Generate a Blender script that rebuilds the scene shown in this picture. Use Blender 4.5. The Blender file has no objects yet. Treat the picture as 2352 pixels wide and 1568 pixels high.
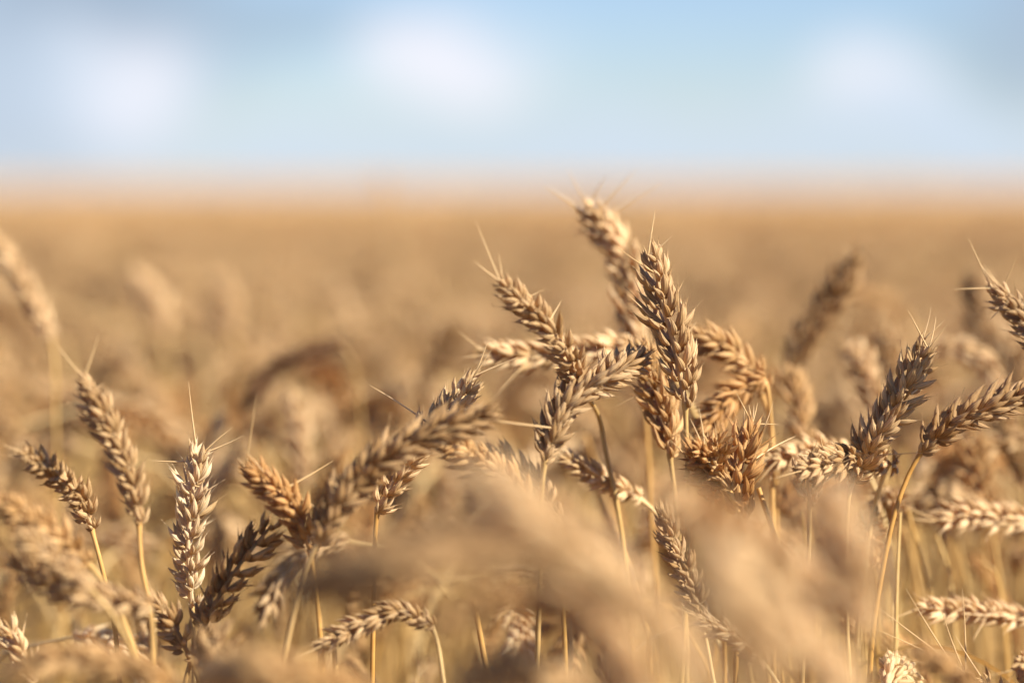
import bpy, math, random
import numpy as np
from mathutils import Vector, Matrix
random.seed(11)
rng = np.random.default_rng(11)
C = bpy.context.scene
R = math.radians

# ------------------------------------------------------------------ camera
LENS, SENS, IMW = 85.0, 36.0, 2352.0          # 2352 x 1568 : pixel grid the photo was measured on
FPX = LENS / SENS * IMW
HOR = 422.0
PITCH = math.atan((784 - HOR) / FPX)
CAM = Vector((0, 0, 0.98))
FOCUS = 1.10
cam = bpy.data.cameras.new('camera'); camo = bpy.data.objects.new('camera', cam)
C.collection.objects.link(camo); C.camera = camo
camo.location = CAM; camo.rotation_euler = (math.pi / 2 - PITCH, 0, 0)
cam.lens = LENS; cam.sensor_width = SENS; cam.clip_start = 0.02; cam.clip_end = 12000
cam.dof.use_dof = True; cam.dof.focus_distance = FOCUS; cam.dof.aperture_fstop = 2.5
cam.dof.aperture_blades = 0
FW = Vector((0, math.cos(PITCH), -math.sin(PITCH))); UP = Vector((0, math.sin(PITCH), math.cos(PITCH)))

def at(x, y, d):
    return CAM + FW * d + Vector((1, 0, 0)) * ((x - 1176) / FPX * d) + UP * ((784 - y) / FPX * d)
def proj(p):
    v = Vector(p) - CAM; d = v.dot(FW)
    return 1176 + v.x / d * FPX, 784 - v.dot(UP) / d * FPX, d

# ------------------------------------------------------------------ world and sun
SUN_DIR = Vector((0.70, -0.36, 0.62)).normalized()      # towards the sun
w = bpy.data.worlds.new('World'); C.world = w; w.use_nodes = True
nt = w.node_tree; nt.nodes.clear(); N = nt.nodes.new; L = nt.links.new
out = N('ShaderNodeOutputWorld'); bg = N('ShaderNodeBackground'); bg.inputs['Strength'].default_value = 0.062
sky = N('ShaderNodeTexSky'); sky.sky_type = 'NISHITA'; sky.sun_disc = False
sky.sun_elevation = math.asin(SUN_DIR.z); sky.sun_rotation = math.atan2(SUN_DIR.x, SUN_DIR.y)
sky.altitude = 200; sky.air_density = 1.0; sky.dust_density = 0.3; sky.ozone_density = 2.0
tc = N('ShaderNodeTexCoord')
def vmath(op, a, b=None):
    n = N('ShaderNodeVectorMath'); n.operation = op
    for i, v in enumerate((a, b)):
        if v is None: continue
        if hasattr(v, 'links'): L(v, n.inputs[i])
        else: n.inputs[i].default_value = v
    return n
def fmath(op, a, b=None, c=None, clamp=False):
    n = N('ShaderNodeMath'); n.operation = op; n.use_clamp = clamp
    for i, v in enumerate((a, b, c)):
        if v is None: continue
        if hasattr(v, 'links'): L(v, n.inputs[i])
        else: n.inputs[i].default_value = v
    return n.outputs[0]
nrm = vmath('NORMALIZE', tc.outputs['Generated']).outputs[0]
wob = N('ShaderNodeTexNoise'); wob.inputs['Scale'].default_value = 11; wob.inputs['Detail'].default_value = 5
L(nrm, wob.inputs['Vector'])
wv = vmath('SUBTRACT', wob.outputs['Color'], (0.5, 0.5, 0.5)).outputs[0]
wsc = vmath('MULTIPLY', wv, (0.085, 0.085, 0.065)).outputs[0]
dirw = vmath('ADD', nrm, wsc).outputs[0]
def blob(px, py, rx, ry, soft=0.9):
    """one cloud: an elliptical patch of the sky dome round a direction, its edge broken by noise"""
    c = (at(px, py, 1) - CAM).normalized()
    d = vmath('SUBTRACT', dirw, tuple(c)).outputs[0]
    s = vmath('MULTIPLY', d, (FPX / rx, FPX / rx, FPX / ry)).outputs[0]
    ln = N('ShaderNodeVectorMath'); ln.operation = 'LENGTH'; L(s, ln.inputs[0])
    m = N('ShaderNodeMapRange'); m.interpolation_type = 'SMOOTHSTEP'
    m.inputs['From Min'].default_value = 1.0 + soft / 2; m.inputs['From Max'].default_value = 1.0 - soft
    L(ln.outputs['Value'], m.inputs['Value'])
    return m.outputs[0]
def mixc(fac, a, b):
    n = N('ShaderNodeMix'); n.data_type = 'RGBA'; L(fac, n.inputs['Factor'])
    for v, s in ((a, n.inputs['A']), (b, n.inputs['B'])):
        if hasattr(v, 'links'): L(v, s)
        else: s.default_value = (*v, 1)
    return n.outputs['Result']
skyc = vmath('MULTIPLY', sky.outputs[0], (0.85, 0.92, 1.15)).outputs[0]
CW = (7.3, 7.4, 8.1); CG = (3.1, 3.85, 4.9); CL = (5.3, 6.2, 7.3)
col = skyc
for (px, py, rx, ry, cc, a, so) in (
        (1176, 420, 2600, 170, (5.3, 6.25, 7.4), .75, .95),
        (100, 40, 520, 230, CG, .85, .9),
        (0, 250, 330, 160, (3.8, 4.5, 5.7), .7, .9),
        (230, 210, 260, 120, CL, .9, .8),
        (280, 195, 190, 130, CW, .8, .9),
        (640, 20, 420, 60, (3.3, 4.3, 5.4), .7, .9),
        (1060, 130, 250, 135, CW, 1.0, .7),
        (930, 90, 150, 70, CW, .5, .9),
        (1150, 200, 120, 60, CW, .7, .8),
        (640, 335, 150, 55, CL, .75, .8),
        (1500, 330, 330, 50, CL, .6, .9),
        (2040, 215, 160, 120, CW, .9, .85),
        (2200, 290, 260, 110, CL, .85, .8),
        (1900, 330, 150, 50, CL, .6, .9),
        (2400, 50, 230, 150, CG, .75, .9),
        (-500, 150, 500, 300, CL, .6, .9), (2900, 200, 500, 260, CL, .6, .9)):
    b = blob(px, py, rx, ry, so)
    col = mixc(fmath('MULTIPLY', b, min(1, a * 1.1)), col, cc)
L(col, bg.inputs['Color']); L(bg.outputs[0], out.inputs['Surface'])

sl = bpy.data.lights.new('sun', 'SUN'); sl.energy = 5.0; sl.angle = R(0.55); sl.color = (1.0, 0.935, 0.79)
so_ = bpy.data.objects.new('sun', sl); C.collection.objects.link(so_)
so_.rotation_euler = SUN_DIR.to_track_quat('Z', 'Y').to_euler(); so_.location = (3, -2, 4)
C.view_settings.view_transform = 'Standard'; C.view_settings.look = 'None'
C.view_settings.exposure = 1.0; C.view_settings.gamma = 1.0
try: C.view_settings.use_curve_mapping = False
except Exception: pass
C.render.engine = 'CYCLES'
C.cycles.max_bounces = 6; C.cycles.transmission_bounces = 4; C.cycles.diffuse_bounces = 4

# ------------------------------------------------------------------ materials
def straw(name, c0, c1, trans=0.22, veins=True, rough=0.55, tips=True):
    m = bpy.data.materials.new(name); m.use_nodes = True
    nt = m.node_tree; nd = nt.nodes; nd.clear()
    N = nd.new; L = nt.links.new
    o = N('ShaderNodeOutputMaterial'); p = N('ShaderNodeBsdfPrincipled')
    p.inputs['Roughness'].default_value = rough
    p.inputs['Specular IOR Level'].default_value = 0.35
    oi = N('ShaderNodeObjectInfo'); at_ = N('ShaderNodeAttribute'); at_.attribute_name = 'tint'
    tcn = N('ShaderNodeTexCoord'); ns = N('ShaderNodeTexNoise'); ns.inputs['Scale'].default_value = 260
    ns.inputs['Detail'].default_value = 4
    L(tcn.outputs['Object'], ns.inputs['Vector'])
    a = N('ShaderNodeMath'); a.operation = 'ADD'; L(at_.outputs['Fac'], a.inputs[0]); L(ns.outputs['Fac'], a.inputs[1])
    b = N('ShaderNodeMath'); b.operation = 'MULTIPLY_ADD'; b.use_clamp = True
    L(oi.outputs['Random'], b.inputs[0]); b.inputs[1].default_value = 0.35; 
    b2 = N('ShaderNodeMath'); b2.operation = 'MULTIPLY_ADD'; L(a.outputs[0], b2.inputs[0]); b2.inputs[1].default_value = 0.72; b2.inputs[2].default_value = -0.40
    L(b2.outputs[0], b.inputs[2])
    mx = N('ShaderNodeMix'); mx.data_type = 'RGBA'; L(b.outputs[0], mx.inputs['Factor'])
    mx.inputs['A'].default_value = (*c0, 1); mx.inputs['B'].default_value = (*c1, 1)
    mu = N('ShaderNodeMix'); mu.data_type = 'RGBA'; mu.blend_type = 'MULTIPLY'; mu.clamp_result = True; mu.inputs['Factor'].default_value = 1
    L(mx.outputs['Result'], mu.inputs['A']); L(oi.outputs['Color'], mu.inputs['B'])
    cur = mu.outputs['Result']
    if tips:   # grey-brown weathering on floret tips
        tp = N('ShaderNodeAttribute'); tp.attribute_name = 'tipf'
        r = N('ShaderNodeMapRange'); r.inputs['From Min'].default_value = 0.75; r.inputs['From Max'].default_value = 1.0
        r.inputs['To Max'].default_value = 0.75
        L(tp.outputs['Fac'], r.inputs['Value'])
        n2 = N('ShaderNodeTexNoise'); n2.inputs['Scale'].default_value = 90; L(tcn.outputs['Object'], n2.inputs['Vector'])
        r2 = N('ShaderNodeMapRange'); r2.inputs['From Min'].default_value = 0.5; r2.inputs['From Max'].default_value = 0.62
        L(n2.outputs['Fac'], r2.inputs['Value'])
        mm = N('ShaderNodeMath'); mm.operation = 'MULTIPLY'; L(r.outputs[0], mm.inputs[0]); L(r2.outputs[0], mm.inputs[1])
        mt = N('ShaderNodeMix'); mt.data_type = 'RGBA'; L(mm.outputs[0], mt.inputs['Factor'])
        L(cur, mt.inputs['A']); mt.inputs['B'].default_value = (0.10, 0.065, 0.04, 1); cur = mt.outputs['Result']
    if veins:
        uv = N('ShaderNodeUVMap'); uv.uv_map = 'UVMap'
        wv = N('ShaderNodeTexWave'); wv.wave_type = 'BANDS'; wv.bands_direction = 'X'; wv.inputs['Scale'].default_value = 3.2
        wv.inputs['Distortion'].default_value = 1.2; wv.inputs['Detail'].default_value = 1
        L(uv.outputs[0], wv.inputs['Vector'])
        vr = N('ShaderNodeMapRange'); vr.inputs['To Min'].default_value = 0.78; vr.inputs['To Max'].default_value = 1.12
        L(wv.outputs['Fac'], vr.inputs['Value'])
        mv = N('ShaderNodeMix'); mv.data_type = 'RGBA'; mv.blend_type = 'MULTIPLY'; mv.inputs['Factor'].default_value = 1
        L(cur, mv.inputs['A']); L(vr.outputs[0], mv.inputs['B']); cur = mv.outputs['Result']
        bp = N('ShaderNodeBump'); bp.inputs['Strength'].default_value = 0.5; bp.inputs['Distance'].default_value = 0.0003
        L(wv.outputs['Fac'], bp.inputs['Height']); L(bp.outputs[0], p.inputs['Normal'])
    L(cur, p.inputs['Base Color'])
    tr = N('ShaderNodeBsdfTranslucent')
    g = N('ShaderNodeMix'); g.data_type = 'RGBA'; g.blend_type = 'MULTIPLY'; g.inputs['Factor'].default_value = 1
    L(cur, g.inputs['A']); g.inputs['B'].default_value = (1.0, 0.80, 0.52, 1); L(g.outputs['Result'], tr.inputs['Color'])
    ms = N('ShaderNodeMixShader'); ms.inputs[0].default_value = trans
    L(p.outputs[0], ms.inputs[1]); L(tr.outputs[0], ms.inputs[2]); L(ms.outputs[0], o.inputs['Surface'])
    return m
M_HUSK = straw('husk', (0.46, 0.268, 0.106), (0.87, 0.643, 0.375), 0.34)
M_STEM = straw('straw_stem', (0.52, 0.32, 0.10), (0.78, 0.58, 0.30), 0.18, veins=False, tips=False, rough=0.4)
M_AWN = straw('awn', (0.62, 0.42, 0.20), (0.85, 0.64, 0.38), 0.25, veins=False, tips=False)
M_LEAF = straw('dry_leaf', (0.42, 0.27, 0.11), (0.72, 0.54, 0.32), 0.35, veins=True, tips=False)
MATS = [M_HUSK, M_STEM, M_AWN, M_LEAF]

# ------------------------------------------------------------------ mesh collectors
class MB:
    def __init__(s): s.v = []; s.f = []; s.uv = []; s.t = []; s.tip = []; s.m = []; s.n = 0
    def add(s, v, f, uv, tint, tip, mat=0):
        v = np.asarray(v, float); f = np.asarray(f, int)
        s.v.append(v); s.f.append(f + s.n); s.uv.append(uv); s.t.append(np.full(len(v), tint)); s.tip.append(tip)
        s.m.append(np.full(len(f), mat)); s.n += len(v)
    def arrays(s):
        return (np.concatenate(s.v), np.concatenate(s.f), np.concatenate(s.uv), np.concatenate(s.t),
                np.concatenate(s.tip), np.concatenate(s.m))
    def mesh(s, name, mats):
        return mesh_from(name, *s.arrays(), mats)
def mesh_from(name, v, f, uv, t, tip, mi, mats):
    me = bpy.data.meshes.new(name)
    nf = len(f)
    me.vertices.add(len(v)); me.vertices.foreach_set('co', v.astype(np.float32).ravel())
    me.loops.add(nf * 4); me.loops.foreach_set('vertex_index', f.astype(np.int32).ravel())
    me.polygons.add(nf); me.polygons.foreach_set('loop_start', np.arange(0, nf * 4, 4, dtype=np.int32))
    me.polygons.foreach_set('loop_total', np.full(nf, 4, dtype=np.int32))
    me.polygons.foreach_set('use_smooth', np.ones(nf, dtype=bool))
    for m in mats: me.materials.append(m)
    me.polygons.foreach_set('material_index', mi.astype(np.int32))
    u = me.uv_layers.new(name='UVMap'); u.data.foreach_set('uv', uv[f.ravel()].astype(np.float32).ravel())
    a = me.attributes.new('tint', 'FLOAT', 'POINT'); a.data.foreach_set('value', t.astype(np.float32))
    a = me.attributes.new('tipf', 'FLOAT', 'POINT'); a.data.foreach_set('value', tip.astype(np.float32))
    me.update(calc_edges=True)
    return me
def ring_faces(nr, k):
    f = []
    for i in range(nr - 1):
        for j in range(k):
            a = i * k + j; b = i * k + (j + 1) % k
            f.append((a, b, b + k, a + k))
    return f

def floret(Ln, W, D, beak, out, lod=0):
    """almond husk along +Z, its keeled back on +Y; returns verts, faces, uv, tipf"""
    if lod == 0: us = [0, .10, .26, .45, .64, .80, .92, 1.0]; k = 8
    elif lod == 1: us = [0, .22, .5, .78, 1.0]; k = 6
    else: us = [0, .42, 1.0]; k = 4
    V = []; UV = []; T = []
    for u in us:
        wd = (math.sin(math.pi * (u * .84 + .13)) ** (0.8 if u < .5 else 1.25)) if u < 1 else 0.06
        if lod == 2: wd = {0: .3, .42: 1.0, 1.0: .08}[u]
        y0 = out * (u ** 1.6) * Ln * .22 + D * .35 * math.sin(math.pi * u)
        for j in range(k):
            th = 2 * math.pi * j / k
            x = math.cos(th) * W / 2 * wd; sy = math.sin(th)
            y = (abs(sy) ** 0.85 * D * .62 if sy > 0 else -abs(sy) * D * .34) * wd
            if lod == 0 and j == 2: y *= 1.28          # keel
            V.append((x, y + y0, u * Ln)); UV.append((j / k, u)); T.append(u)
    nr = len(us)
    if beak > 0:
        for j in range(k):
            th = 2 * math.pi * j / k
            V.append((math.cos(th) * .00012, math.sin(th) * .00012 + out * Ln * .22 + D * .35 * 0 + out * beak * .25, Ln + beak))
            UV.append((j / k, 1)); T.append(.9)
        nr += 1
    return np.array(V), ring_faces(nr, k), np.array(UV), np.array(T)

def rot_to(z, y):
    z = np.array(z) / np.linalg.norm(z); y = np.array(y, float); y = y - z * np.dot(y, z); y /= np.linalg.norm(y)
    x = np.cross(y, z)
    return np.stack([x, y, z], 1)

def spikelet(mb, r, lod=0, M=None, o=(0, 0, 0), s=1.0, spread=1.0, mat=0):
    """one spikelet: axis +Z, outward side +Y, florets fanned in X"""
    M = np.eye(3) if M is None else M; o = np.array(o)
    if lod == 0: fan = [(-46, 0), (-28, 1), (-9, 1), (10, 2), (29, 1), (46, 0)] + ([(-6, 3)] if r.random() < .6 else [])
    elif lod == 1: fan = [(-28, 0), (-10, 1), (10, 1), (28, 0)]
    else: fan = [(-20, 1), (20, 1)]
    if lod == 0:
        if r.random() < .3: fan.pop(r.randrange(len(fan)))                      # a lost or shed floret
        fan += [(r.uniform(-30, 30), 4) for _ in range(r.randrange(1, 4))]      # papery inner scales
    for a, kind in fan:
        a = R(a * spread + r.uniform(-8, 8)); tilt = R(r.uniform(-8, 11) - (12 if kind == 0 else 0) - (7 if kind == 3 else 0))
        z = (math.sin(a), math.sin(tilt), math.cos(a) * math.cos(tilt)); y = (math.sin(a) * .8, 1, 0)
        if kind == 0: Ln, W, D, bk = r.uniform(.0078, .0095), .0031, .0020, r.uniform(.0006, .0016)
        elif kind == 4: Ln, W, D, bk = r.uniform(.0095, .0125), .0014, .0006, r.choice((.001, .003))
        elif kind == 3: Ln, W, D, bk = r.uniform(.0100, .0118), .0028, .0020, .0012
        else: Ln, W, D, bk = r.uniform(.0104, .0128), r.uniform(.0029, .0038), .0026, r.choice((.0006, .0014, .0024, .0045))
        if lod == 2: W *= 1.7; D *= 1.6
        if lod == 1: W *= 1.2; D *= 1.1
        v, f, uv, t = floret(Ln * s, W * s, D * s, bk * s if lod < 2 else 0, r.uniform(-.5, 1.0), lod)
        Q = rot_to(z, y)
        p0 = np.array((math.sin(a) * .0016, .0004 if kind == 0 else 0, .0016 if kind == 1 else (.0030 if kind >= 2 else 0))) * s
        if kind == 4: p0 = p0 + np.array((0, .0008, .002)) * s
        v = (v @ Q.T + p0) @ M.T + o
        mb.add(v, f, uv, r.random() * .8 + .1, t * (1 if r.random() < .35 else .6), mat)

def tube(pts, rad, k=6):
    pts = np.asarray(pts, float); n = len(pts)
    T = np.gradient(pts, axis=0); T /= np.linalg.norm(T, axis=1)[:, None] + 1e-12
    ref = np.array((0.3, 1, 0.1)); V = []; UV = []
    Nn = ref - T[0] * np.dot(ref, T[0]); Nn /= np.linalg.norm(Nn)
    for i in range(n):
        Nn = Nn - T[i] * np.dot(Nn, T[i]); Nn /= np.linalg.norm(Nn) + 1e-12; B = np.cross(T[i], Nn)
        for j in range(k):
            th = 2 * math.pi * j / k
            V.append(pts[i] + rad[i] * (math.cos(th) * Nn + math.sin(th) * B)); UV.append((j / k, i / n))
    return np.array(V), ring_faces(n, k), np.array(UV), np.zeros(n * k)

def catmull(P, m=10):
    P = [np.array(p, float) for p in P]
    if len(P) == 2: P = [P[0], (P[0] + P[1]) / 2, P[1]]
    Q = [2 * P[0] - P[1]] + P + [2 * P[-1] - P[-2]]; o = []
    for i in range(1, len(Q) - 2):
        for t in np.linspace(0, 1, m, endpoint=False):
            a, b, c, d = Q[i - 1], Q[i], Q[i + 1], Q[i + 2]
            o.append(.5 * (2 * b + (c - a) * t + (2 * a - 5 * b + 4 * c - d) * t * t + (3 * b - a - 3 * c + d) * t ** 3))
    o.append(P[-1]); return np.array(o)
def resample(P, n):
    d = np.r_[0, np.cumsum(np.linalg.norm(np.diff(P, axis=0), axis=1))]
    s = np.linspace(0, d[-1], n); return np.stack([np.interp(s, d, P[:, i]) for i in range(3)], 1), d[-1]

def ear_frames(P, roll, r, pitch=.0038, wid=1.0):
    """positions, matrices, scales and spreads of the spikelets along an ear curve P"""
    Ln = resample(P, 3)[1]; n = max(8, int(Ln / (pitch * (.75 + .25 * wid))))
    Q, _ = resample(P, n); T = np.gradient(Q, axis=0); T /= np.linalg.norm(T, axis=1)[:, None]
    S = np.array((math.cos(roll), -math.sin(roll) * 1.0, 0.03)); S -= T[0] * S.dot(T[0])
    if np.linalg.norm(S) < .1: S = np.array((0, 0, 1.0))
    S /= np.linalg.norm(S); res = []
    tw = r.uniform(-.35, .35)
    for i in range(n):
        S = S - T[i] * S.dot(T[i]); S /= np.linalg.norm(S)
        F = np.cross(T[i], S); an = tw * i / n
        S2 = S * math.cos(an) + F * math.sin(an)
        u = i / (n - 1); env = 1.05 * min(1, .72 + u * 2.0) * min(1, .62 + (1 - u) * 1.9)
        sg = 1 if i % 2 == 0 else -1
        a = R((23 if u < .85 else 16) + r.uniform(-9, 9)) * (1 if u < .98 else 0)
        z = T[i] * math.cos(a) + sg * S2 * math.sin(a); y = sg * S2 * math.cos(a) - T[i] * math.sin(a)
        M = rot_to(z, y); o = Q[i] + sg * S2 * .0010 * wid - T[i] * .002
        res.append((o, M, env * wid * r.uniform(.86, 1.14), 1.0 if u < .95 else .6, u))
    return res, Q, T

# ------------------------------------------------------------------ object helpers
def link(o): C.collection.objects.link(o); return o
def mobj(name, me, parent=None):
    o = link(bpy.data.objects.new(name, me))
    if parent is not None: o.parent = parent
    return o
def thing(name, label, cat, loc, group=None):
    o = link(bpy.data.objects.new(name, None)); o.location = loc; o.empty_display_size = .02
    o['label'] = label; o['category'] = cat
    if group: o['group'] = group
    return o

SPK = []                                         # shared detailed spikelet meshes
for i in range(10):
    mb = MB(); spikelet(mb, random, 0); SPK.append(mb.mesh('spikelet', [M_HUSK]))

def stem_down(b, T0, r, drop=.20, bend=.16):
    """stem from the ear base b back along -T0, curving over until it runs down to the ground"""
    p = np.array(b, float); d = -np.array(T0, float); o = [p.copy()]
    lean = np.array((r.uniform(-.10, .10), r.uniform(-.08, .08), -1)); step = .007
    while p[2] > 0 and len(o) < 60:
        d = d * (1 - bend) + lean * bend; d /= np.linalg.norm(d); p = p + d * step; o.append(p.copy()); step = min(.06, step * 1.10)
    if o[-1][2] < 0 and len(o) > 1:
        a, c = o[-2], o[-1]; t = a[2] / (a[2] - c[2] + 1e-9); o[-1] = a + (c - a) * t
    return np.array(o)
def stem_mesh(pts, r0=.0010, r1=.0019):
    n = len(pts); ln = np.r_[0, np.cumsum(np.linalg.norm(np.diff(pts, axis=0), axis=1))]
    rad = r0 + (r1 - r0) * np.minimum(1, ln / .5)
    rad = rad * (1 + .55 * np.exp(-(ln / .004) ** 2))          # collar under the ear
    for q in (.16, .34, .52): rad = rad * (1 + .45 * np.exp(-((ln - q) / .004) ** 2))   # nodes
    return tube(pts, rad, 7)
def leaf_arrays(p0, d0, length, width, r, k=14):
    p = np.array(p0, float); d = np.array(d0, float); d /= np.linalg.norm(d); V = []; UV = []; T = []
    side = np.cross(d, (0, 0, 1)); side /= np.linalg.norm(side) + 1e-9; tw = r.uniform(-.25, .25)
    for i in range(k):
        u = i / (k - 1); wd = width * (math.sin(math.pi * (.12 + .88 * u)) ** .7 if u < 1 else .02) * .5
        n = np.cross(side, d)
        for q, lift in ((-1, .3), (0, -.15), (1, .3)):
            V.append(p + side * q * wd + n * lift * wd)
            UV.append(((q + 1) / 2, u)); T.append(0)
        d = d + np.array((0, 0, -1)) * .16 + side * r.uniform(-.05, .05); d /= np.linalg.norm(d); p = p + d * length / k
        side = side * math.cos(tw) + np.cross(d, side) * math.sin(tw); side -= d * side.dot(d); side /= np.linalg.norm(side)
    f = []
    for i in range(k - 1):
        for q in (0, 1):
            a = i * 3 + q; f.append((a, a + 1, a + 4, a + 3))
    return np.array(V), f, np.array(UV), np.array(T)

def awn_pts(p, d, Ln, r, curl=.25, n=9):
    p = np.array(p, float); d = np.array(d, float); d /= np.linalg.norm(d); o = [p.copy()]
    c = np.array([r.uniform(-1, 1) for _ in range(3)]) * curl / n
    for i in range(n - 1):
        d = d + c; d /= np.linalg.norm(d); p = p + d * Ln / n; o.append(p.copy())
    return np.array(o)

TINT = {'gold': (1, .90, .72, 1), 'straw': (1, .97, .90, 1), 'pale': (1.24, 1.30, 1.33, 1), 'grey': (.90, .86, .80, 1), 'brown': (.80, .71, .60, 1), 'amber': (1, .82, .58, 1), 'white': (1.32, 1.50, 1.75, 1), 'dark': (.34, .24, .19, 1)}  # dark: shade over the drooping ear, put into its husk tint
HEROES = []
def hero(label, ear, stem=None, tone='straw', roll=0.4, wid=1.0, awns=(), extra_awns=2, stemtone=None, group=None, bend=.16, short=None, leaf=False):
    """ear: [(px, py, depth), ...] from its base to its tip; stem: further points below the base; awns: (u, px, py, depth) free ends"""
    r = random.Random(hash_(label))
    rm = lambda d: FOCUS + (d - FOCUS) * .7 if .8 < d < 2.6 else d
    ear = [(a, b, rm(c)) for a, b, c in ear]; awns = [(u, a, b, rm(c)) for u, a, b, c in awns]
    if stem: stem = [(a, b, rm(c)) for a, b, c in stem]
    P = catmull([at(*e) for e in ear])
    fr, Q, T = ear_frames(P, roll, r, wid=wid)
    if stem:
        S = catmull([P[0]] + [np.array(at(*e)) for e in stem], 8)
        e = S[-1]; tail = stem_down(e, -(S[-1] - S[-2]) / np.linalg.norm(S[-1] - S[-2]), r, bend=.12)
        S = np.concatenate([S, tail[1:]])
    else: S = stem_down(P[0], T[0], r, bend=bend)
    base = Vector(S[-1]); t = thing('wheat_plant', label, 'wheat plant', base, group); b = np.array(base)
    mb = MB(); v, f, uv, tp = stem_mesh(S - b, .0011 * wid ** .5, .0019); mb.add(v, f, uv, r.random(), tp)
    so = mobj('stem', mb.mesh('stem', [M_STEM]), t); so.color = TINT[stemtone or tone]
    mb = MB(); v, f, uv, tp = tube(Q - b, np.linspace(.0013, .0008, len(Q)) * wid, 6); mb.add(v, f, uv, .7, tp)
    ear_o = mobj('ear', mb.mesh('rachis', [M_HUSK]), t); ear_o.color = TINT[tone]
    for (o, M, s, sp, u) in fr:
        sk = mobj('spikelet', r.choice(SPK), ear_o); sk.color = TINT[tone]
        mat = Matrix([list(M[i]) + [o[i] - b[i]] for i in range(3)] + [[0, 0, 0, 1]])
        if r.random() < .5: mat = mat @ Matrix.Diagonal((-1, 1, 1, 1))
        sk.matrix_local = mat @ Matrix.Diagonal((s, s, s, 1))
    def add_awn(p0, p1, curl, Rr=.00027):
        d = p1 - p0; ln = np.linalg.norm(d)
        pts = awn_pts(p0, d + np.array([r.uniform(-.12, .12) * ln for _ in range(3)]), ln, r, curl)
        tt = np.linspace(0, 1, len(pts))[:, None]; pts = pts + (p1 - pts[-1]) * tt ** 2
        mb = MB(); v, f, uv, tp = tube(pts - b, Rr * (1.6 - 1.35 * np.linspace(0, 1, len(pts)) ** 2), 5); mb.add(v, f, uv, r.random(), tp)
        a = mobj('awn', mb.mesh('awn', [M_AWN]), ear_o); a.color = TINT['straw']
    for (u, x, y, d) in awns:
        i = min(len(fr) - 1, int(u * len(fr))); o, M, s, sp, _ = fr[i]
        add_awn(o + M[:, 2] * .009 * s, np.array(at(x, y, d)), .3)
    for q in range(extra_awns):
        i = r.randrange(len(fr) // 2, len(fr)); o, M, s, sp, _ = fr[i]
        p0 = o + M[:, 2] * .009 * s; add_awn(p0, p0 + (M[:, 2] * .8 + T[i] * .5 + np.array([r.uniform(-.2, .2) for _ in range(3)])) * r.uniform(.004, .016), .5, .0002)
    if leaf or (r.random() < .55 and ear[0][2] > 1.0):      # dry flag leaf well below the ear
        zz = np.abs(S[:, 2] - (S[0][2] - r.uniform(.10, .22))); k = min(int(np.argmin(zz)), len(S) - 2); a = r.uniform(0, 6.28)
        v, f, uv, tp = leaf_arrays(S[k] - b, (math.cos(a), math.sin(a), .9), r.uniform(.08, .17), r.uniform(.006, .009), r)
        mb = MB(); mb.add(v, f, uv, r.random(), tp); mobj('leaf', mb.mesh('leaf', [M_LEAF]), t).color = TINT['straw']
    tp_ = ear[-1]; c_ = ear[len(ear) // 2]
    HEROES.append((short or label, c_[0], c_[1], c_[2]))
    return t
def hash_(s): return sum((i + 3) * ord(c) for i, c in enumerate(s)) % 99991

H = hero
G1 = 'sharp wheat ears near the focus plane'
# --- tall group right of centre
H('sharp golden wheat ear standing tallest in front, centre right, its spikelets in full focus', [(1574, 925, 1.10), (1550, 800, 1.10), (1520, 690, 1.10), (1502, 592, 1.10)], [(1578, 1040, 1.102), (1580, 1150, 1.105)], 'straw', .25, 1.08,
  [(.9, 1505, 480, 1.11), (.9, 1545, 540, 1.10), (.75, 1408, 560, 1.09), (.45, 1440, 675, 1.09), (.7, 1560, 605, 1.1)], 3, short='tallest sharp ear')
H('tall soft wheat ear bending left above the horizon behind the sharpest ear', [(1462, 800, 1.27), (1446, 690, 1.28), (1432, 600, 1.28), (1355, 485, 1.27)], [(1478, 900, 1.28), (1490, 1060, 1.29)], 'pale', .5, 1.12,
  [(.9, 1250, 425, 1.25), (.9, 1392, 400, 1.26), (.85, 1462, 385, 1.27), (.8, 1520, 415, 1.28)], 2, 'amber', short='tall ear bending left')
H('wheat ear with dark tip and long awns leaning left, crossing the horizontal ear', [(1328, 885, 1.09), (1296, 800, 1.07), (1235, 728, 1.055), (1158, 655, 1.04)], [(1372, 950, 1.16), (1392, 1040, 1.17), (1410, 1120, 1.17)], 'straw', 1.1, .92,
  [(.95, 1092, 505, 1.03), (.95, 1088, 598, 1.03), (.9, 1145, 580, 1.04), (.7, 1250, 665, 1.06), (.5, 1290, 690, 1.07)], 2, short='dark tipped ear leaning left')
H('plump greyish wheat ear arching right to the sharpest ear on a grey stem', [(1252, 1052, 1.06), (1290, 935, 1.07), (1375, 872, 1.08), (1475, 815, 1.12)], [(1246, 1120, 1.06), (1243, 1215, 1.065)], 'grey', 1.0, .95, [(.1, 1085, 960, 1.0)], 1, short='plump arching ear')
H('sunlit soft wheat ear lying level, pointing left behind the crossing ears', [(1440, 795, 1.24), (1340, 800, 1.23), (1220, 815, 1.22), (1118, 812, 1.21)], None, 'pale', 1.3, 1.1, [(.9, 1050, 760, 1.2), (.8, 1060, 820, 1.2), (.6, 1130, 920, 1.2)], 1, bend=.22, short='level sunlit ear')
H('drooping golden wheat ear curving over right of the sharpest ear', [(1745, 895, 1.22), (1725, 850, 1.21), (1660, 795, 1.2), (1585, 775, 1.2)], [(1768, 960, 1.22), (1778, 1060, 1.23)], 'gold', .8, 1.05, [], 1, 'amber', short='drooping ear right of centre')
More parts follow.
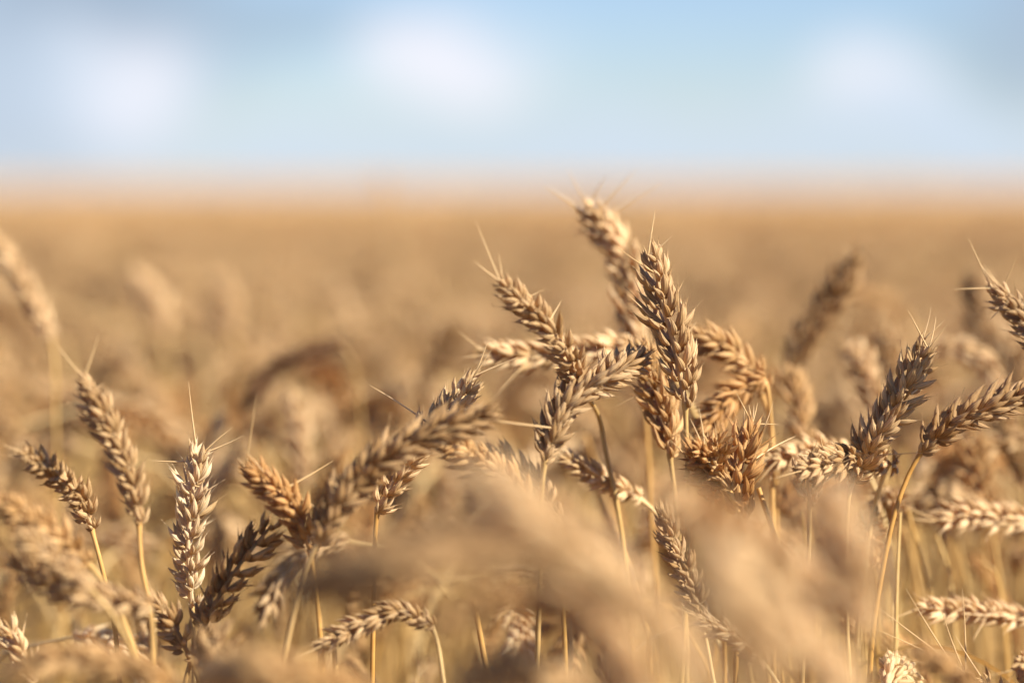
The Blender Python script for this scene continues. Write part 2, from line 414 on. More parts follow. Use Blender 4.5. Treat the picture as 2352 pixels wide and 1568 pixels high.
H('short brown wheat ear hanging down left under the drooping ear', [(1750, 868, 1.19), (1680, 905, 1.19), (1618, 985, 1.18)], [(1764, 900, 1.19), (1772, 1000, 1.20), (1774, 1100, 1.2)], 'amber', .7, .95, [], 2, bend=.25, short='short brown hanging ear')
H('wheat ear standing directly under and behind the sharpest ear', [(1538, 1040, 1.14), (1525, 960, 1.145), (1500, 880, 1.15), (1478, 800, 1.15)], [(1550, 1130, 1.14), (1566, 1280, 1.14)], 'gold', .4, 1.0, [(.5, 1400, 940, 1.15)], 1, 'grey', short='ear under the tallest ear')
H('small tangled golden ear facing the viewer, left one of the low pair', [(1650, 1160, 1.13), (1630, 1090, 1.10), (1600, 1030, 1.075)], None, 'amber', .3, 1.0, [(.8, 1605, 935, 1.08), (.8, 1585, 960, 1.08), (.6, 1540, 1010, 1.08)], 3, short='left ear of the tangled pair')
H('golden tangled ear with bristling tip, right one of the low pair', [(1702, 1185, 1.10), (1694, 1100, 1.09), (1716, 1000, 1.095)], [(1700, 1280, 1.10), (1692, 1480, 1.11)], 'amber', .5, 1.15,
  [(.9, 1690, 900, 1.1), (.9, 1740, 925, 1.1), (.95, 1790, 975, 1.1), (.9, 1720, 930, 1.1), (.5, 1830, 1000, 1.12)], 5, short='right ear of the tangled pair')
H('twisted ear on the left of the tangled pair, tips poking left', [(1672, 1120, 1.09), (1640, 1060, 1.09), (1655, 1020, 1.08)], None, 'gold', 1.0, .9, [], 3, short='tangled pair')
H('low slanting pale ear with spikelets strung down to a thin stem, centre bottom', [(1606, 1418, 1.09), (1580, 1330, 1.085), (1548, 1250, 1.08), (1522, 1170, 1.08)], [(1622, 1470, 1.09), (1640, 1568, 1.09)], 'straw', .6, .72, [], 2, short='pale ear low in the centre')
H('pale feathery ear pointing up left at the bottom right of centre', [(1752, 1520, 1.07), (1690, 1465, 1.06), (1610, 1425, 1.06)], None, 'pale', .9, .7, [(.5, 1590, 1370, 1.06), (.3, 1660, 1400, 1.06)], 3, short='pale feathery low ear')
# --- right side
H('sharp brown wheat ear leaning right with three awns at its tip, right side', [(1962, 1095, 1.11), (1998, 1020, 1.10), (2060, 920, 1.10), (2122, 795, 1.10)], [(1948, 1150, 1.11), (1944, 1250, 1.12)], 'straw', 1.2, .98,
  [(.9, 2085, 712, 1.1), (.9, 2150, 725, 1.1), (.95, 2170, 735, 1.1), (.6, 2135, 875, 1.1)], 3, short='sharp ear leaning right')
H('bristly wheat ear pointing level toward the viewer under the leaning sharp ear', [(2040, 1062, 1.15), (1960, 1052, 1.11), (1850, 1078, 1.07)], [(2020, 1120, 1.16)], 'straw', .9, 1.0, [(.6, 1880, 985, 1.09), (.3, 2120, 1040, 1.1)], 4, short='bristly level ear')
H('grey stemmed ear beneath the bristly level ear, stem running straight down', [(1860, 1150, 1.09), (1858, 1095, 1.085), (1900, 1065, 1.08)], [(1858, 1260, 1.09), (1850, 1400, 1.09)], 'grey', .2, .85, [], 2, short='grey stemmed ear')
H('soft pale ear with long curved awns pointing left beside the tangled pair', [(1935, 1035, 1.22), (1860, 1035, 1.2), (1775, 1060, 1.18)], None, 'pale', 1.1, .95, [(.9, 1740, 1110, 1.17), (.8, 1770, 1105, 1.17), (.6, 1760, 1000, 1.18)], 2, bend=.22, short='soft pale ear with curved awns')
H('brown wheat ear reaching right on a long curved golden stem', [(2120, 1030, 1.12), (2190, 965, 1.12), (2280, 932, 1.12), (2375, 895, 1.12)], [(2085, 1095, 1.12), (2052, 1190, 1.115), (2025, 1320, 1.11), (2005, 1450, 1.10), (1996, 1580, 1.10)], 'brown', .9, .95, [(.9, 2400, 850, 1.12)], 2, 'amber', short='ear on the long curved stem')
H('greyish wheat ear with spreading awns cut off by the right edge', [(2430, 850, 1.06), (2380, 770, 1.06), (2335, 715, 1.06), (2288, 665, 1.06)], None, 'grey', .6, .85, [(.9, 2190, 664, 1.05), (.95, 2224, 547, 1.06), (.8, 2338, 580, 1.06), (.7, 2270, 738, 1.06), (.9, 2255, 610, 1.06)], 2, short='ear at the right edge')
H('soft dark wheat ear leaning right against the field, upper right', [(1812, 860, 1.42), (1845, 780, 1.42), (1900, 700, 1.42), (1965, 600, 1.42)], None, 'brown', .4, 1.05, [(.95, 1985, 560, 1.42), (.9, 1925, 560, 1.42)], 2, short='soft dark leaning ear')
H('soft golden ear hanging under the dark leaning ear', [(1848, 1005, 1.33), (1830, 930, 1.34), (1808, 858, 1.35)], None, 'gold', .5, 1.0, [], 1, short='golden ear under the dark leaning ear')
H('soft pale pointed ear left of the sharp leaning ear', [(2015, 950, 1.4), (1990, 870, 1.4), (1962, 800, 1.4)], None, 'pale', .7, .95, [(.9, 1925, 720, 1.4), (.9, 1905, 760, 1.4)], 2, short='soft pale pointed ear')
H('soft upright ear with sunlit top behind the sharp leaning ear', [(2060, 900, 1.45), (2045, 830, 1.45), (2040, 765, 1.45)], None, 'straw', .7, .95, [(.9, 2000, 700, 1.45), (.9, 2060, 690, 1.45)], 2, short='soft upright ear with sunlit top')
H('soft ear nodding over to the right behind the three awns', [(2120, 805, 1.42), (2190, 800, 1.42), (2255, 830, 1.42), (2285, 880, 1.42)], None, 'pale', 1.3, .95, [], 1, bend=.3, short='soft nodding ear')
H('tall blurred greyish ear standing near the right edge', [(2268, 830, 1.55), (2255, 730, 1.55), (2235, 630, 1.55)], None, 'grey', .5, 1.0, [(.9, 2225, 580, 1.55)], 1, short='tall blurred ear near the right edge')
H('blurred slate grey ear at the right edge above the brown ear', [(2345, 900, 1.5), (2335, 830, 1.5), (2310, 770, 1.5)], None, 'grey', .5, 1.1, [], 1, short='blurred slate grey ear')
H('soft golden ear pointing up behind the right curved stem', [(2262, 1150, 1.34), (2240, 1070, 1.34), (2215, 980, 1.34)], None, 'gold', .4, .95, [], 1, short='golden ear behind the curved stem')
H('soft brown ear slanting at the right edge, middle height', [(2365, 1130, 1.38), (2330, 1040, 1.38), (2290, 960, 1.38)], None, 'brown', .4, .95, [], 1, short='brown slanting ear at the right edge')
H('soft sunlit ear lying level at the right edge, pointing left, upper one of two', [(2400, 1195, 1.24), (2330, 1190, 1.24), (2240, 1180, 1.23), (2165, 1190, 1.22)], None, 'pale', 1.25, 1.0, [(.9, 2060, 1150, 1.2), (.9, 2090, 1190, 1.2)], 1, bend=.2, short='upper level ear at the right edge')
H('soft pale ear lying level at the bottom right, pointing left, lower one of two', [(2400, 1420, 1.2), (2310, 1412, 1.2), (2210, 1400, 1.19), (2125, 1398, 1.18)], None, 'pale', 1.25, .85, [(.9, 2040, 1425, 1.17), (.4, 2235, 1470, 1.17)], 1, bend=.2, short='lower level ear at the right edge')
H('curled golden ear seen end on between the curved stem and grey stem', [(2000, 1290, 1.22), (1985, 1240, 1.19), (2000, 1195, 1.17)], None, 'gold', .2, .95, [], 2, short='curled end on ear')
H('ear at the bottom right edge sending a sheaf of long thin awns up left', [(2330, 1660, 1.12), (2280, 1600, 1.11), (2230, 1560, 1.10)], None, 'straw', .5, .9,
  [(.9, 1992, 1375, 1.09), (.9, 2000, 1440, 1.09), (.8, 2080, 1350, 1.1), (.9, 2130, 1540, 1.1), (.7, 2195, 1460, 1.1), (.7, 2040, 1500, 1.09), (.6, 2160, 1390, 1.1), (.8, 2210, 1350, 1.12)], 3, short='ear with a sheaf of awns')
H('brown soft ear tucked below the pale ear with curved awns', [(1790, 1170, 1.3), (1840, 1130, 1.3), (1880, 1100, 1.3)], None, 'amber', .5, 1.0, [], 1, short='brown tucked ear')
# --- left side
H('soft wheat ear leaning left with one long awn on a golden stem, far left group', [(318, 1192, 1.03), (292, 1080, 1.025), (245, 975, 1.02), (195, 880, 1.01)], [(326, 1300, 1.03), (345, 1400, 1.03), (352, 1490, 1.03)], 'straw', .7, .85,
  [(.95, 118, 775, 1.0), (.95, 227, 765, 1.01), (.85, 240, 880, 1.01)], 2, 'amber', short='leaning ear on the golden stem')
H('small wheat ear pointing up left with sharp yellow base, left edge', [(208, 1205, 1.09), (170, 1125, 1.07), (60, 1040, 1.02)], [(232, 1295, 1.09), (262, 1430, 1.10), (275, 1568, 1.10)], 'straw', .9, .85, [(.9, 5, 1020, 1.0)], 2, 'amber', short='small ear pointing up left')
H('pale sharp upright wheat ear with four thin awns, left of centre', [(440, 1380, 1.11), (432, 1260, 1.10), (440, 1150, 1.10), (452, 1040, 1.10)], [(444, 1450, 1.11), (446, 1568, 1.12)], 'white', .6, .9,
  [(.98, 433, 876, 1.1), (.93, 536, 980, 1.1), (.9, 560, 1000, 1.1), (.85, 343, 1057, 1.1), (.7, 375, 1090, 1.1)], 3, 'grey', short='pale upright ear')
H('brown wheat ear leaning right beside the pale upright ear', [(462, 1450, 1.07), (520, 1340, 1.06), (575, 1265, 1.06), (625, 1205, 1.06)], None, 'brown', .6, .92, [], 1, short='brown ear leaning right')
H('golden wheat ear leaning left above the brown ear, awns at its tip', [(712, 1262, 1.05), (680, 1180, 1.045), (625, 1120, 1.04), (578, 1082, 1.04)], [(722, 1330, 1.05)], 'amber', .6, .92,
  [(.95, 590, 905, 1.03), (.95, 545, 1050, 1.03), (.5, 765, 1058, 1.08), (.5, 750, 1180, 1.05)], 2, short='golden ear leaning left')
H('long blurred wheat ear arching right in front of the sharp ear, left centre', [(735, 1235, 1.0), (800, 1120, 1.0), (900, 1040, 1.0), (1010, 985, 1.005), (1120, 950, 1.01)], [(700, 1310, 1.0), (670, 1430, 1.0)], 'brown', 1.0, 1.0, [(.1, 800, 1040, 1.0), (.3, 840, 1060, 1.0)], 2, short='long blurred arching ear')
H('sharp grey tipped wheat ear behind the long blurred ear on a straight stem', [(868, 1165, 1.10), (925, 1075, 1.10), (1000, 985, 1.10), (1082, 880, 1.10)], [(862, 1230, 1.10), (858, 1400, 1.10), (855, 1568, 1.10)], 'pale', .5, .92,
  [(.95, 1125, 770, 1.1), (.95, 1190, 820, 1.1), (.7, 985, 925, 1.1), (.5, 850, 885, 1.1)], 3, 'amber', short='grey tipped sharp ear')
H('golden wheat ear sloping down right under the arching ear', [(1245, 1200, 1.07), (1185, 1130, 1.06), (1110, 1065, 1.05), (1015, 1012, 1.04)], None, 'gold', .8, .95, [], 1, bend=.3, short='golden ear sloping down right')
H('soft grey wheat ear sloping down right just behind the golden sloping ear', [(1275, 1185, 1.16), (1215, 1110, 1.16), (1130, 1045, 1.16)], None, 'grey', .6, .9, [], 1, bend=.3, short='grey ear behind the sloping ear')
H('small wheat ear nodding left at the bottom centre on a hooked stem', [(988, 1432, 1.04), (910, 1402, 1.04), (820, 1440, 1.04), (742, 1478, 1.035)], [(1006, 1480, 1.04), (1018, 1560, 1.04)], 'straw', 1.2, .72, [], 1, short='small nodding ear')
H('blurred wheat ear lying across the lower left, pointing left', [(340, 1385, .96), (230, 1372, .95), (120, 1340, .95), (40, 1290, .94)], [(350, 1440, .965), (352, 1530, .97)], 'straw', 1.2, .9, [(.9, -20, 1270, .93), (.6, 0, 1400, .95)], 1, 'gold', short='blurred ear across the lower left')
H('small blue grey ear leaning left under the golden stem', [(432, 1500, 1.07), (398, 1440, 1.06), (352, 1378, 1.055)], None, 'grey', .5, .85, [], 1, short='small blue grey ear')
H('blurred ear slanting to the left edge above the lying ear', [(195, 1285, .98), (110, 1215, .96), (0, 1150, .94)], None, 'gold', 1.0, .85, [], 1, short='blurred ear at the left edge')
H('blurred wheat ear pointing up left between lying ear and left edge', [(200, 1345, .93), (130, 1290, .93), (60, 1235, .92)], None, 'straw', .8, .85, [], 1, short='blurred lower left ear')
H('blurred wheat ear fanned at the bottom beneath the pale upright ear', [(500, 1600, .97), (490, 1540, .96), (520, 1460, .95)], None, 'grey', .4, 1.0, [(.6, 600, 1510, .95)], 2, short='fanned bottom ear')
H('small pale ear tip at the bottom left corner', [(70, 1560, 1.05), (50, 1500, 1.05), (10, 1440, 1.05)], None, 'pale', .4, .8, [], 1, short='small ear in the corner')
H('blurred pale wheat ear high at the left edge, leaning left', [(118, 770, 1.48), (72, 690, 1.48), (30, 610, 1.48), (-12, 550, 1.48)], [(126, 860, 1.48), (128, 960, 1.48)], 'pale', .8, .85, [], 0, 'gold', short='high ear at the left edge')
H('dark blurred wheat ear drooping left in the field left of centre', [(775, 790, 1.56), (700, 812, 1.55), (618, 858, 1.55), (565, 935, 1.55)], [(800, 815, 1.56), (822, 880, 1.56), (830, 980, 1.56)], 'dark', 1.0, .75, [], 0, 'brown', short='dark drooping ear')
H('blurred pinkish upright ear between dark drooping ear and golden ear', [(694, 1110, 1.5), (688, 1000, 1.5), (668, 905, 1.5)], None, 'pale', .5, .9, [], 0, short='pinkish upright ear')
H('blurred bright ear standing far behind at upper left', [(375, 770, 2.1), (355, 700, 2.1), (318, 640, 2.1)], None, 'pale', .5, 1.25, [], 0, short='bright far ear upper left')
H('second blurred bright ear standing far behind, right of the first', [(530, 765, 2.3), (520, 700, 2.3), (500, 645, 2.3)], None, 'pale', .5, 1.3, [], 0, short='second bright far ear')
H('dark blurred ear leaning right in the middle distance at centre', [(965, 900, 1.8), (1000, 830, 1.8), (1045, 750, 1.8)], None, 'brown', .5, .95, [], 0, short='dark leaning ear at centre')
H('faint blurred ear poking above the horizon left of centre', [(900, 470, 2.9), (890, 430, 2.9), (872, 395, 2.9)], None, 'pale', .5, .7, [], 0, short='faint ear on the horizon')
H('blurred pale ear slanting at centre right, above the tangle', [(1462, 1140, 1.19), (1390, 1105, 1.18), (1305, 1052, 1.17)], None, 'pale', .8, .8, [], 1, short='pale ear slanting at centre')
# --- big soft ears close to the lens
H('large very blurred wheat ear sloping down right close to the viewer, centre', [(1480, 1400, .72), (1340, 1260, .72), (1210, 1175, .72), (1085, 1100, .73)], None, 'pale', 1.0, 1.09, [], 0, bend=.25, short='large blurred centre ear')
H('large very blurred pale ear at the bottom centre, close to the viewer', [(1500, 1640, .72), (1420, 1500, .72), (1330, 1370, .72), (1240, 1270, .72)], None, 'pale', 1.0, 1.0, [], 0, bend=.25, short='large blurred bottom ear')
H('large dark blurred wheat ear lying across the bottom centre', [(1300, 1270, .67), (1120, 1270, .67), (900, 1290, .67), (690, 1350, .73)], None, 'brown', 1.2, 1.04, [], 0, bend=.25, short='large dark lying ear')
H('large pale blurred wheat ear sloping down right across the lower right', [(1990, 1420, .78), (1850, 1330, .78), (1700, 1240, .78), (1560, 1150, .73)], None, 'pale', 1.0, 1.16, [], 0, bend=.25, short='large blurred right ear')
H('large blurred upright ear before the curved golden stem', [(1975, 1450, .74), (1965, 1340, .74), (1935, 1230, .74), (1885, 1130, .75)], None, 'pale', .6, 1.04, [], 0, short='large blurred upright ear')
H('large blurred ear rising between pale blurred ears at lower right of centre', [(1760, 1620, .64), (1740, 1500, .64), (1700, 1400, .64), (1640, 1300, .65)], None, 'straw', .8, 1.16, [], 0, short='large blurred lower ear')
H('large blurred brown ear along the bottom edge, left of centre', [(900, 1640, .80), (760, 1570, .80), (600, 1540, .80), (480, 1560, .82)], None, 'gold', 1.1, 1.01, [], 0, bend=.25, short='large blurred bottom left ear')
H('large blurred pale ear filling the lower right of centre, close to the viewer', [(1960, 1600, .72), (1870, 1500, .72), (1780, 1420, .72), (1680, 1370, .72)], None, 'pale', 1.0, 1.0, [], 0, bend=.25, short='pale ear filling the lower right')
H('large blurred ear in the bottom left corner, close to the viewer', [(420, 1590, .82), (300, 1530, .82), (160, 1510, .82), (40, 1540, .82)], None, 'gold', 1.1, .85, [], 0, bend=.25, short='blurred bottom left corner ear')
H('large blurred ear at the bottom between the lower blurred ears', [(1400, 1660, .78), (1300, 1580, .78), (1180, 1540, .78), (1080, 1560, .78)], None, 'straw', 1.1, 1.0, [], 0, bend=.25, short='blurred bottom middle ear')
H('blurred pale ear slanting under the large blurred right ear', [(1860, 1440, .78), (1790, 1330, .78), (1720, 1250, .78)], None, 'straw', .8, 1.0, [(.8, 1640, 1180, .78)], 0, short='blurred slanting ear lower right')
H('blurred golden ear at the lower right corner leaning left', [(2260, 1600, .85), (2190, 1540, .85), (2110, 1500, .85)], None, 'gold', .8, .8, [], 0, short='blurred ear lower right corner')
H('blurred straw coloured ear lying above the large dark lying ear', [(1200, 1215, .74), (1080, 1215, .74), (950, 1240, .74), (840, 1290, .74)], None, 'straw', 1.1, .9, [], 0, bend=.25, short='straw ear over the dark lying ear')
H('blurred gold ear crossing below the dark lying ear, bottom centre', [(1290, 1400, .76), (1200, 1380, .76), (1100, 1390, .76), (1010, 1440, .76)], None, 'gold', 1.1, .8, [], 0, bend=.25, short='gold ear below the dark lying ear')
H('blurred pale ear bridging the gap between the two largest blurred ears', [(1620, 1560, .70), (1540, 1450, .70), (1450, 1370, .70), (1350, 1310, .70)], None, 'pale', 1.0, .8, [], 0, bend=.25, short='ear bridging the largest blurs')
# --- bare straws
def straw_stalk(label, pts, tone='amber', rad=.0012):
    r = random.Random(hash_(label)); S = catmull([at(*e) for e in pts], 8)
    tail = stem_down(S[-1], -(S[-1] - S[-2]) / np.linalg.norm(S[-1] - S[-2]), r, bend=.1); S = np.concatenate([S, tail[1:]])
    b = S[-1]; mb = MB(); v, f, uv, tp = tube(S - b, np.linspace(rad, rad * 1.4, len(S)), 7); mb.add(v, f, uv, r.random(), tp)
    o = mobj('straw_stalk', mb.mesh('straw_stalk', [M_STEM])); o.location = b; o.color = TINT[tone]
    o['label'] = label; o['category'] = 'straw stalk'; o['group'] = 'bare stalks between the ears'
straw_stalk('short sharp golden straw stalk at the bottom centre', [(1088, 1375, 1.09), (1100, 1440, 1.09), (1116, 1530, 1.09)])
straw_stalk('pale stalk under the left end of the small nodding ear', [(757, 1440, 1.07), (768, 1500, 1.07), (775, 1570, 1.07)], 'straw')
straw_stalk('golden stalk left of the pale one under the small nodding ear', [(735, 1480, 1.12), (737, 1530, 1.12), (735, 1570, 1.12)])
straw_stalk('slanting golden stalk in the gap at centre right', [(1345, 1000, 1.3), (1380, 1110, 1.3), (1480, 1420, 1.12), (1490, 1500, 1.12)])
straw_stalk('thin golden stalk right of the tangled pair, running down', [(1742, 1120, 1.12), (1775, 1220, 1.12), (1830, 1400, 1.14), (1838, 1500, 1.14)])
straw_stalk('left of two soft stalks crossing behind the curved stem', [(2020, 1090, 1.3), (2075, 1200, 1.3), (2110, 1350, 1.3), (2130, 1480, 1.3)], 'gold')
straw_stalk('right of two soft stalks crossing behind the curved stem', [(2055, 1100, 1.34), (2100, 1200, 1.34), (2125, 1330, 1.34), (2150, 1480, 1.34)], 'straw')

for k in range(14):
    r_ = random.Random(900 + k); x0 = 1760 + k * 42 + r_.uniform(-15, 15); d_ = r_.uniform(1.13, 1.34); lean_ = r_.uniform(-20, 60)
    straw_stalk('thin pale stalk in the thicket of bare stalks at the lower right', [(x0 - lean_, 1130 + r_.uniform(0, 160), d_), (x0, 1340, d_), (x0 + lean_ * .6, 1580, d_)], r_.choice(['straw', 'pale', 'gold']), r_.uniform(.0007, .0011))


# ------------------------------------------------------------------ repeated plants: prototypes
def plant_arrays(bendang, r, lod, height=.84, thin=False):
    """a whole plant standing at the origin; returns collectors for stem, ear, leaf"""
    Ls = height - r.uniform(.045, .06) * math.cos(bendang * .6)
    ang = 0; pts = [np.zeros(3)]; p = np.zeros(3); nseg = 16 if lod < 2 else 6
    lean = r.uniform(.0, .09)
    for i in range(nseg):
        u = (i + 1) / nseg; a = lean + (bendang * .55) * max(0, (u - .80) / .20) ** 1.5
        p = p + np.array((math.sin(a), 0, math.cos(a))) * Ls / nseg; pts.append(p.copy())
    st = np.array(pts); e = [p.copy()]; m = 9; Le = r.uniform(.056, .078); a0 = lean + bendang * .55
    for i in range(m):
        a = a0 + bendang * .6 * (i + 1) / m; p = p + np.array((math.sin(a), 0, math.cos(a))) * Le / m; e.append(p.copy())
    ms = MB(); k = 6 if lod < 2 else 3
    rad = np.linspace(.0019, .0011, len(st)); v, f, uv, tp = tube(st, rad, k); ms.add(v, f, uv, r.random(), tp, 1)
    me = MB(); fr, Q, T = ear_frames(np.array(e), r.uniform(0, 3.1), r, wid=r.uniform(.85, 1.1), pitch=.0036 if lod < 2 else .0044)
    v, f, uv, tp = tube(Q, np.full(len(Q), .0013), k); me.add(v, f, uv, .6, tp, 0)
    for (o, M, s, sp, u) in fr: spikelet(me, r, lod, M, o, s, sp, 0)
    for q in range(5 if lod < 2 else 2):
        o, M, s, sp, u = fr[r.randrange(len(fr) // 2, len(fr))]; p0 = o + M[:, 2] * .009
        pp = awn_pts(p0, M[:, 2] + np.array([r.uniform(-.3, .3) for _ in range(3)]), r.uniform(.006, .035), r, .6, 6 if lod < 2 else 3)
        v, f, uv, tp = tube(pp, np.linspace(.0003, .0001, len(pp)), 3); me.add(v, f, uv, r.random(), tp, 2)
    ml = MB()
    if r.random() < (.75 if lod < 2 else .5):
        z = r.uniform(.35, .72); k = int(z / Ls * nseg); a = r.uniform(0, 6.28)
        v, f, uv, tp = leaf_arrays(st[min(k, nseg)], (math.cos(a), math.sin(a), 1.3), r.uniform(.09, .2), r.uniform(.006, .010), r, 14 if lod < 2 else 6)
        ml.add(v, f, uv, r.random(), tp, 3)
    return ms, me, ml, e[-1], e[0]
BENDS = [0.05, .15, .3, .45, .6, .9, 1.2, 1.6, 2.0, 2.3, .25, 1.4]
PROTO = []
for i, bn in enumerate(BENDS):
    ms, me, ml, tip, bs = plant_arrays(bn, random, 1)
    PROTO.append((ms.mesh('stem', MATS), me.mesh('ear', MATS), ml.mesh('leaf', MATS) if ml.n else None, tip, bs, bn))

# ------------------------------------------------------------------ where plants stand
def height_at(d, r):
    if d < .62: return None
    if d < 1.0: return r.uniform(.66, .76)
    if d < 1.3: return r.uniform(.66, .75) + (d - 1.0) * .1
    if d < 1.8: return r.uniform(.76, .845) + (d - 1.3) * .04
    if d < 4: return r.gauss(.840, .024)
    return r.gauss(.848, .020)
cells = []
def scatter(d0, d1, dens, spread):
    area = (d1 ** 2 - d0 ** 2) * spread
    for i in range(int(area * dens)):
        d = math.sqrt(random.uniform(d0 ** 2, d1 ** 2)); x = random.uniform(-1, 1) * spread * d
        cells.append((x, d))
scatter(.62, 1.0, 260, .75); scatter(1.0, 1.3, 300, .6); scatter(1.3, 2.6, 560, .5); scatter(2.6, 5, 380, .42)
scatter(5, 9, 170, .36); scatter(9, 22, 38, .33)
cand = []
for (x, d) in cells:
    h = height_at(d, random); i = random.randrange(len(PROTO)); rz = random.uniform(0, 6.283)
    ms, me, ml, tip, bs, bn = PROTO[i]
    topz = max(tip[2], bs[2]); s = h / topz
    mid = (np.array(tip) + np.array(bs)) / 2
    wx = x + s * mid[0] * math.cos(rz); wy = d + s * mid[0] * math.sin(rz)
    px, py, dd = proj((wx, wy, s * mid[2]))
    inside = -40 < px < 2392 and py < 1640 and dd > .3
    if dd > .8 and any(h[3] > 1.0 and dd < h[3] + .03 and math.hypot(h[1] - px, h[2] - py) < (75 if h[3] < 1.22 else 110 if h[3] < 1.35 else 180) for h in HEROES): continue
    cand.append([dd if inside else 1e3 + dd, x, d, rz, s, i, px, py, dd, bn])
cand.sort(key=lambda c: c[0])
NIND = 300 - len(HEROES)
ind = [c for c in cand[:NIND] if c[0] < 900]; rest = cand[len(ind):]

def where(px, py):
    best = min(HEROES, key=lambda h: (h[1] - px) ** 2 + (h[2] - py) ** 2)
    dx, dy = px - best[1], py - best[2]; dist = math.hypot(dx, dy)
    if dist < 45: w_ = 'behind or beside'
    elif abs(dx) > 2 * abs(dy): w_ = 'right of' if dx > 0 else 'left of'
    elif abs(dy) > 2 * abs(dx): w_ = 'below' if dy > 0 else 'above'
    else: w_ = ('lower right of' if dx > 0 else 'lower left of') if dy > 0 else ('upper right of' if dx > 0 else 'upper left of')
    return w_, best[0]
seen = {}
tints = ['straw', 'gold', 'straw', 'gold', 'grey', 'pale', 'amber', 'pale']
for (k_, x, d, rz, s, i, px, py, dd, bn) in ind:
    ms, me, ml, tip, bs, _ = PROTO[i]; q = random.choice(tints)
    rt = link(bpy.data.objects.new('wheat_plant', None)); rt.location = (x, d, 0); rt.rotation_euler = (0, 0, rz); rt.scale = (s, s, s); rt.empty_display_size = .02
    sx = math.cos(rz)
    pose = 'upright' if bn < .35 else (('nodding' if bn > 1.3 else 'leaning') + (' right' if sx > .35 else ' left' if sx < -.35 else ' forward' if math.sin(rz) < 0 else ' away'))
    bl = 'blurred' if dd < .95 else 'sharp' if dd < 1.2 else 'soft' if dd < 1.6 else 'very soft'
    w_, hn = where(px, py)
    lab = f'{bl} wheat plant {pose}, {w_} the {hn}'
    if len(lab.split()) > 16: lab = f'{bl} wheat plant, {w_} the {hn}'
    rt['label'] = lab; rt['category'] = 'wheat plant'; rt['group'] = 'wheat plants filling the field'
    for nm, m_ in (('stem', ms), ('ear', me), ('leaf', ml)):
        if m_ is None: continue
        o = mobj(nm, m_, rt); o.color = TINT[q]

# ------------------------------------------------------------------ the rest of the crop: one object
LOW = []
for i, bn in enumerate(BENDS):
    ms, me, ml, tip, bs = plant_arrays(bn, random, 2)
    A = MB()
    for c in (ms, me, ml):
        if c.n:
            v, f, uv, t, tp, mi = c.arrays(); A.v.append(v); A.f.append(f + A.n); A.uv.append(uv); A.t.append(t); A.tip.append(tp); A.m.append(mi); A.n += len(v)
    LOW.append((A.arrays(), max(tip[2], bs[2])))
V = []; F = []; U = []; TT = []; TP = []; MI = []; n = 0
for (k_, x, d, rz, s, i, px, py, dd, bn) in rest:
    (v, f, uv, t, tp, mi), top = LOW[i]; h = s * max(PROTO[i][3][2], PROTO[i][4][2]); sc = h / top
    sw = sc * (1.0 if d < 6 else 1.35)                       # far ears a little fuller where plants are thinned out
    c_, s_ = math.cos(rz), math.sin(rz)
    vv = np.stack([(v[:, 0] * c_ - v[:, 1] * s_) * sw + x, (v[:, 0] * s_ + v[:, 1] * c_) * sw + d, v[:, 2] * sc], 1)
    V.append(vv.astype(np.float32)); F.append(f + n); U.append(uv); TT.append(t * .7 + random.uniform(-.05, .5)); TP.append(tp); MI.append(mi); n += len(v)
me = mesh_from('wheat_field', np.concatenate(V), np.concatenate(F), np.concatenate(U), np.concatenate(TT), np.concatenate(TP), np.concatenate(MI), MATS)
fo = mobj('wheat_field', me); fo['kind'] = 'stuff'; fo['label'] = 'golden ripe wheat field receding out of focus to the horizon'; fo['category'] = 'wheat field'; fo.color = TINT['straw']
print('faces in field', len(me.polygons), 'individuals', len(ind), 'heroes', len(HEROES))

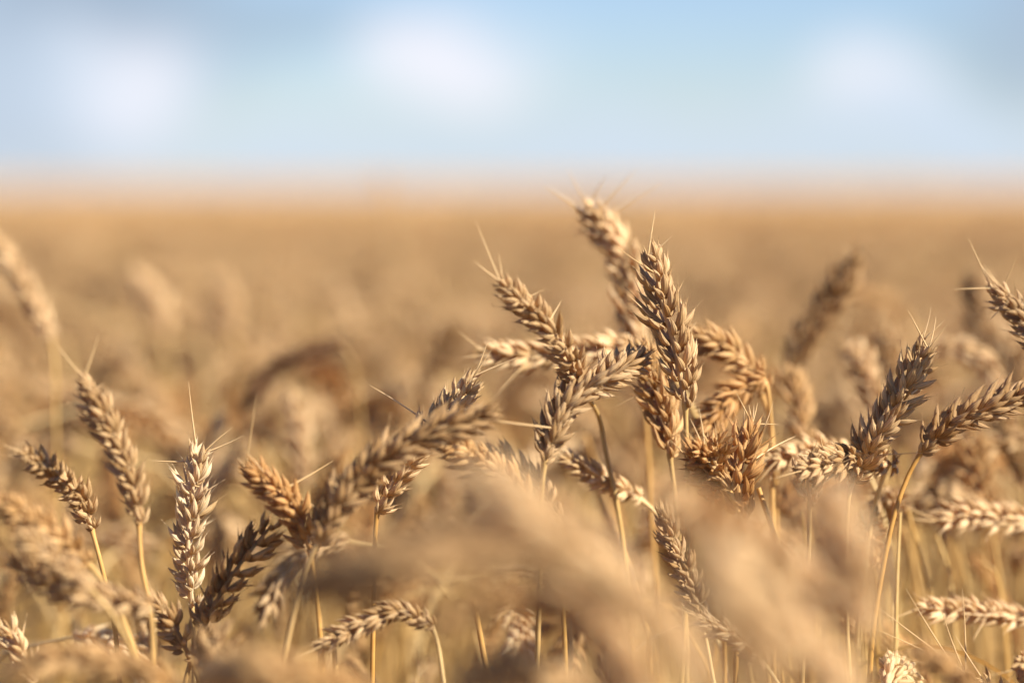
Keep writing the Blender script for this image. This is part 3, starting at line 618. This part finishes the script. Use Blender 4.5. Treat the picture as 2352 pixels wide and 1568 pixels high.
# ------------------------------------------------------------------ ground and distant crop
def mat_noise(name, c0, c1, scale, rough=.9, bump=.0, bscale=60, big=None):
    m = bpy.data.materials.new(name); m.use_nodes = True; nt = m.node_tree; p = nt.nodes['Principled BSDF']
    p.inputs['Roughness'].default_value = rough; p.inputs['Specular IOR Level'].default_value = .1
    tcn = nt.nodes.new('ShaderNodeTexCoord'); ns = nt.nodes.new('ShaderNodeTexNoise'); ns.inputs['Scale'].default_value = scale; ns.inputs['Detail'].default_value = 6
    nt.links.new(tcn.outputs['Object'], ns.inputs['Vector'])
    rp = nt.nodes.new('ShaderNodeMapRange'); rp.inputs['From Min'].default_value = .3; rp.inputs['From Max'].default_value = .7
    nt.links.new(ns.outputs['Fac'], rp.inputs['Value'])
    mx = nt.nodes.new('ShaderNodeMix'); mx.data_type = 'RGBA'; mx.inputs['A'].default_value = (*c0, 1); mx.inputs['B'].default_value = (*c1, 1)
    nt.links.new(rp.outputs[0], mx.inputs['Factor']); nt.links.new(mx.outputs['Result'], p.inputs['Base Color'])
    if bump:
        n2 = nt.nodes.new('ShaderNodeTexNoise'); n2.inputs['Scale'].default_value = bscale; n2.inputs['Detail'].default_value = 3
        nt.links.new(tcn.outputs['Object'], n2.inputs['Vector'])
        bp = nt.nodes.new('ShaderNodeBump'); bp.inputs['Strength'].default_value = 1; bp.inputs['Distance'].default_value = bump
        nt.links.new(n2.outputs['Fac'], bp.inputs['Height']); nt.links.new(bp.outputs[0], p.inputs['Normal'])
    return m
def annulus(name, radii, nseg, zf, mat):
    V = []; F = []
    for r_ in radii:
        for j in range(nseg):
            a = 2 * math.pi * j / nseg; V.append((r_ * math.cos(a), r_ * math.sin(a), zf(r_, a)))
    for i in range(len(radii) - 1):
        for j in range(nseg):
            a = i * nseg + j; b = i * nseg + (j + 1) % nseg; F.append((a, a + nseg, b + nseg, b))
    me = bpy.data.meshes.new(name); me.from_pydata(V, [], F); me.materials.append(mat); me.update()
    for p in me.polygons: p.use_smooth = True
    return mobj(name, me)
g = annulus('ground', [0.001, .5, 1, 2, 4, 8, 16, 60, 300, 1500, 6000], 64, lambda r_, a: 0 if r_ > 60 else .012 * math.sin(r_ * 7 + a * 9), mat_noise('soil', (.10, .065, .035), (.26, .17, .09), 30, bump=.02))
g['kind'] = 'structure'
rad = [6.5 * (1.035 ** i) for i in range(60)]; rad += [rad[-1] * 1.25 ** i for i in range(1, 18)]
rr = random.Random(5)
def cz(r_, a):
    k = min(1, (r_ - 6.5) / 7)
    return .66 + .165 * k + (rr.gauss(0, .014) if r_ < 60 else 0)
dc = annulus('distant_wheat', rad, 720, cz, mat_noise('distant_crop', (.43, .25, .10), (.66, .42, .185), 1.2, bump=.05, bscale=18))
dc['kind'] = 'stuff'; dc['label'] = 'far golden wheat canopy running to the horizon'; dc['category'] = 'wheat field'
